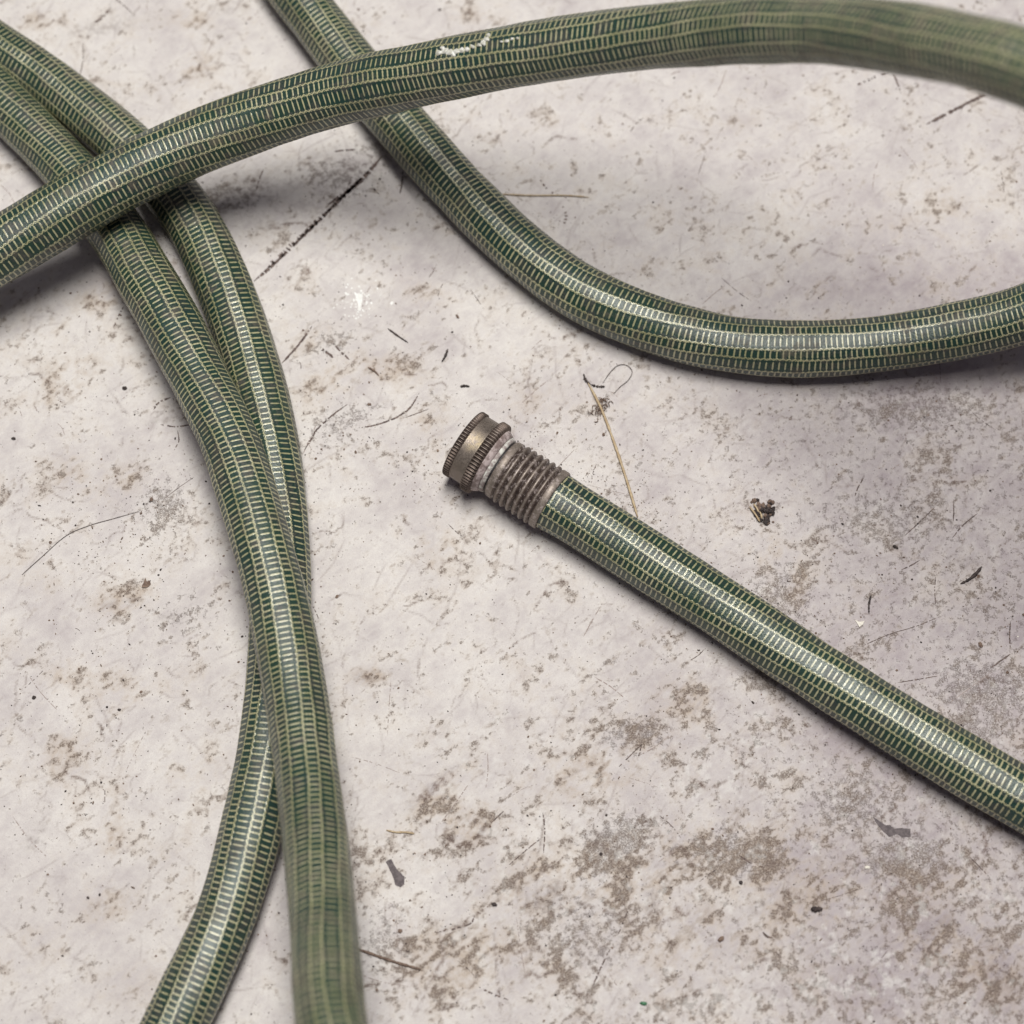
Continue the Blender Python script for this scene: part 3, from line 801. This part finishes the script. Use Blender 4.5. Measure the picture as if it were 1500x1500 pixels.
tag(grit('pale_grit', 260, M_CHIP, (-1.75, .40), wh, 23), 'tiny whitish grains strewn over the floor', 'grit', kind='stuff')

# ------------------------------------------------------------------ straw, hairs, crumbs
o = strand('straw_stalk', px([(861, 560), (880, 597), (902, 655), (920, 710), (934, 757)], .7), .50 * MM, M_STRAW, n=60, taper=(.35, .5), seed=1)
tag(o, 'long tan straw stalk leaning from hair tuft to the coupling hose', 'straw', 'straw pieces')
o = strand('straw_stalk', px([(733, 284), (775, 286), (820, 286), (845, 287), (864, 289)], .5), .30 * MM, M_STRAW, n=40, taper=(.6, .15), seed=2)
tag(o, 'thin tan straw poking right from under the looped hose', 'straw', 'straw pieces')
o = strand('straw_stalk', px([(566, 1216), (580, 1219), (594, 1219), (607, 1221)], .4), .34 * MM, M_STRAW, n=20, seed=3)
tag(o, 'short tan straw bit right of the raised hose near the bottom', 'straw', 'straw pieces')
o = strand('dry_stem', px([(505, 1384), (535, 1394), (575, 1408), (616, 1420)], .5), .45 * MM, M_BROWN, n=30, seed=4)
tag(o, 'brown dry stem sticking out from under the raised hose at bottom', 'stem')
o = strand('hair', px([(32, 842), (62, 815), (98, 784), (130, 770), (165, 760), (204, 749)], .25), .13 * MM, M_HAIR, n=60, sides=5, taper=(.6, .3), seed=5)
tag(o, 'long thin dark hair curving across the floor at left', 'hair', 'hairs')
o = strand('hair', px([(883, 561), (895, 544), (906, 535), (918, 535), (926, 544), (921, 556), (908, 567), (899, 577)], .35), .15 * MM, M_HAIR, n=60, sides=5, seed=6)
tag(o, 'looped dark hair above the long straw stalk', 'hair', 'hairs')
o = strand('fibre_tuft', px([(855, 548), (858, 557), (866, 563), (876, 566), (886, 566)], .5), .45 * MM, M_DARK, n=40, wobble=.5, seed=7)
tag(o, 'dark fuzzy fibre curled at the top of the long straw', 'fibre')
tuft = bpy.data.objects.new('root_tuft', None); COL.objects.link(tuft)
tag(tuft, 'small brown root tuft stuck on the long straw stalk', 'tuft')
for i in range(26):
    a_ = rs.uniform(0, 6.28); cx, cy = (884, 592) if i % 3 else (873, 603)
    x, y = cx + rs.gauss(0, 4), cy + rs.gauss(0, 4)
    strand('root_fibre', px([(x, y), (x + 5 * math.cos(a_), y + 5 * math.sin(a_)), (x + 8 * math.cos(a_ + .7), y + 8 * math.sin(a_ + .7))], rs.uniform(.3, 1.4)), .16 * MM, M_BROWN, tuft, n=8, sides=4, seed=i)

clump = bpy.data.objects.new('dirt_clump', None); COL.objects.link(clump)
clump.location = at(1118, 750)
bpy.context.view_layer.update()
tag(clump, 'crumbly dark brown dirt clump on the floor above the coupling hose', 'dirt')
for i in range(46):
    x, y = rs.gauss(1121, 8), rs.gauss(750, 9)
    o = pebble('crumb', Vector(at(x, y)) - clump.location, rs.uniform(.35, 1.15) * MM, M_DARK if i % 3 else M_BROWN, clump, i, .8)
    o.location.z += max(0, 1 - math.hypot(x - 1121, y - 750) / 16) * 1.2 * MM
for i, (p, q) in enumerate((((1098, 742), (1113, 764)), ((1104, 738), (1112, 752)), ((1112, 748), (1116, 760)))):
    o = strand('straw_bit', [Vector(at(*p, .001)) - clump.location, Vector(at((p[0] + q[0]) / 2 + 1, (p[1] + q[1]) / 2, .0014)) - clump.location, Vector(at(*q, .001)) - clump.location], .35 * MM, M_STRAW, clump, n=8, seed=i)

def needle(pts, r, lab, cat='needle', mat=M_DARK, seed=0, name='needle'):
    o = strand(name, px(pts, r * 1.0), r * MM, mat, n=16, seed=seed, taper=(.3, .3), wobble=.2)
    tag(o, lab, cat)
needle([(568, 481), (583, 492), (598, 502)], .32, 'straight dark needle between the hoses and the brass coupling')
needle([(656, 511), (652, 522), (647, 530)], .42, 'short dark splinter above the brass nut', 'splinter', name='splinter')
needle([(539, 538), (548, 543), (555, 550)], .38, 'tiny brown twig left of the brass coupling', 'twig', M_BROWN, name='twig')
needle([(1276, 872), (1273, 885), (1273, 899)], .34, 'upright dark needle above the right part of the coupling hose')
needle([(1438, 830), (1430, 840), (1419, 849), (1407, 855)], .55, 'dark curved sliver at the right edge above the hose', 'sliver', name='sliver')
needle([(1188, 1331), (1196, 1332), (1205, 1331)], .85, 'stubby dark grain in the worn area at bottom right', 'grain', name='grain')
needle([(1308, 799), (1316, 803)], .5, 'small dark sliver right of the dirt clump', 'sliver', name='sliver')
needle([(674, 566), (681, 565), (688, 566)], .45, 'little dark crumb right above the brass nut', 'crumb', name='crumb')

o = chip('leaf_flake', [(207, 861), (213, 846), (215, 852), (220, 850), (221, 856), (216, 860)], .5, M_BROWN, None, 2, .6)
tag(o, 'brown triangular leaf flake on the floor at left', 'flake')
o = chip('paint_chip', [(1252, 908), (1260, 911), (1267, 909), (1264, 915), (1259, 919)], .45, M_CHIP, None, 4, .5)
tag(o, 'whitish paint chip above the right part of the coupling hose', 'chip')
for i, (x, y, r, m, lab) in enumerate([
        (20, 643, .75, M_DARK, 'black seed near the left edge'), (183, 569, .85, M_DARK, 'black oblong crumb left of the hoses in the upper half'),
        (724, 1325, .8, M_DARK, 'shiny black grain in the lower middle of the floor'), (50, 1022, .7, M_DARK, 'black speck alone low at the left edge'),
        (175, 1040, .55, M_DARK, 'black speck between the left edge and the crossing hoses'), (485, 1010, .1, M_DARK, None),
        (222, 732, .8, M_BROWN, 'tan brown crumb left of the left hoses'), (884, 637, .75, M_BROWN, 'round brown pellet beside the long straw stalk'),
        (586, 1364, .7, M_BROWN, 'dull brown pellet right of the raised hose near bottom'), (670, 464, .75, M_BROWN, 'brown pellet in the middle between loop and coupling'),
        (880, 1251, .6, M_DARK, 'black grain in the brown stain at bottom centre'), (1436, 945, .9, M_BROWN, 'brown crumb pair near the right edge'),
        (943, 1470, .9, M_GREEN, 'tiny green scrap at the bottom edge'), (1056, 1376, .9, M_BROWN, 'dark brown crumb at bottom right of centre'),
        (1085, 1293, .7, M_DARK, 'dark wet grain left of the stubby grain'), (1270, 1271, .75, M_CHIP, 'pale shell-like grain in the worn bottom right')]):
    if lab: tag(pebble('crumb', at(x, y), r * MM, m, None, 50 + i, .6), lab, 'crumb')

# ------------------------------------------------------------------ dried white paint on the arching hose (stuck to it)
PV, PT = [], []
i0, i1 = s_near(640, 100, 70), s_near(765, 82, 84)
def hose_pt(x, y, lift):
    """where the sight line of a photo pixel meets the arching hose"""
    best = None
    d = FWD + (x - 750) / F_PX * np.array([1.0, 0, 0]) - (y - 750) / F_PX * UP
    d = d / np.linalg.norm(d)
    for i in range(min(i0, i1) - 60, max(i0, i1) + 60):
        p, t_, r = POS[i], TAN[i], RAD[i] + lift
        oc = CAM - p
        dn, on = d - t_ * np.dot(d, t_), oc - t_ * np.dot(oc, t_)
        a_, b_, c_ = np.dot(dn, dn), 2 * np.dot(dn, on), np.dot(on, on) - r * r
        disc = b_ * b_ - 4 * a_ * c_
        if disc < 0: continue
        k = (-b_ - math.sqrt(disc)) / (2 * a_)
        hit = CAM + d * k
        e_ = abs(np.dot(hit - p, t_))
        if best is None or e_ < best[0]: best = (e_, hit)
    return best[1]
spots = [(644, 77, 6), (652, 74, 6), (660, 77, 7), (668, 76, 6), (676, 73, 5), (684, 72, 5), (692, 68, 4), (712, 57, 5), (715, 51, 4), (708, 63, 5), (702, 66, 4),
         (735, 61, 3), (742, 60, 3.5), (750, 57, 3), (758, 56, 2.5), (648, 70, 4), (664, 81, 4), (440, 117, 0)]
for (x, y, r) in spots:
    if not r: continue
    b_ = len(PV); m_ = 9
    for k in range(m_):
        a_ = -k / m_ * 6.283; q_ = r * rs.uniform(.65, 1.2)
        PV.append(hose_pt(x + math.cos(a_) * q_, y + math.sin(a_) * q_ * .8, -.05 * MM))
    for k in range(m_):
        a_ = -k / m_ * 6.283; q_ = r * rs.uniform(.45, .7)
        PV.append(hose_pt(x + math.cos(a_) * q_, y + math.sin(a_) * q_ * .8, .42 * MM))
    PV.append(hose_pt(x, y, .55 * MM))
    for k in range(m_):
        k2 = (k + 1) % m_
        PT += [(b_ + k, b_ + k2, b_ + m_ + k2), (b_ + k, b_ + m_ + k2, b_ + m_ + k), (b_ + m_ + k, b_ + m_ + k2, b_ + 2 * m_)]
tag(mesh_np('paint_drip', np.array(PV), None, M_PAINT, tube, PT), 'dried white paint blobs on the arching stretch')
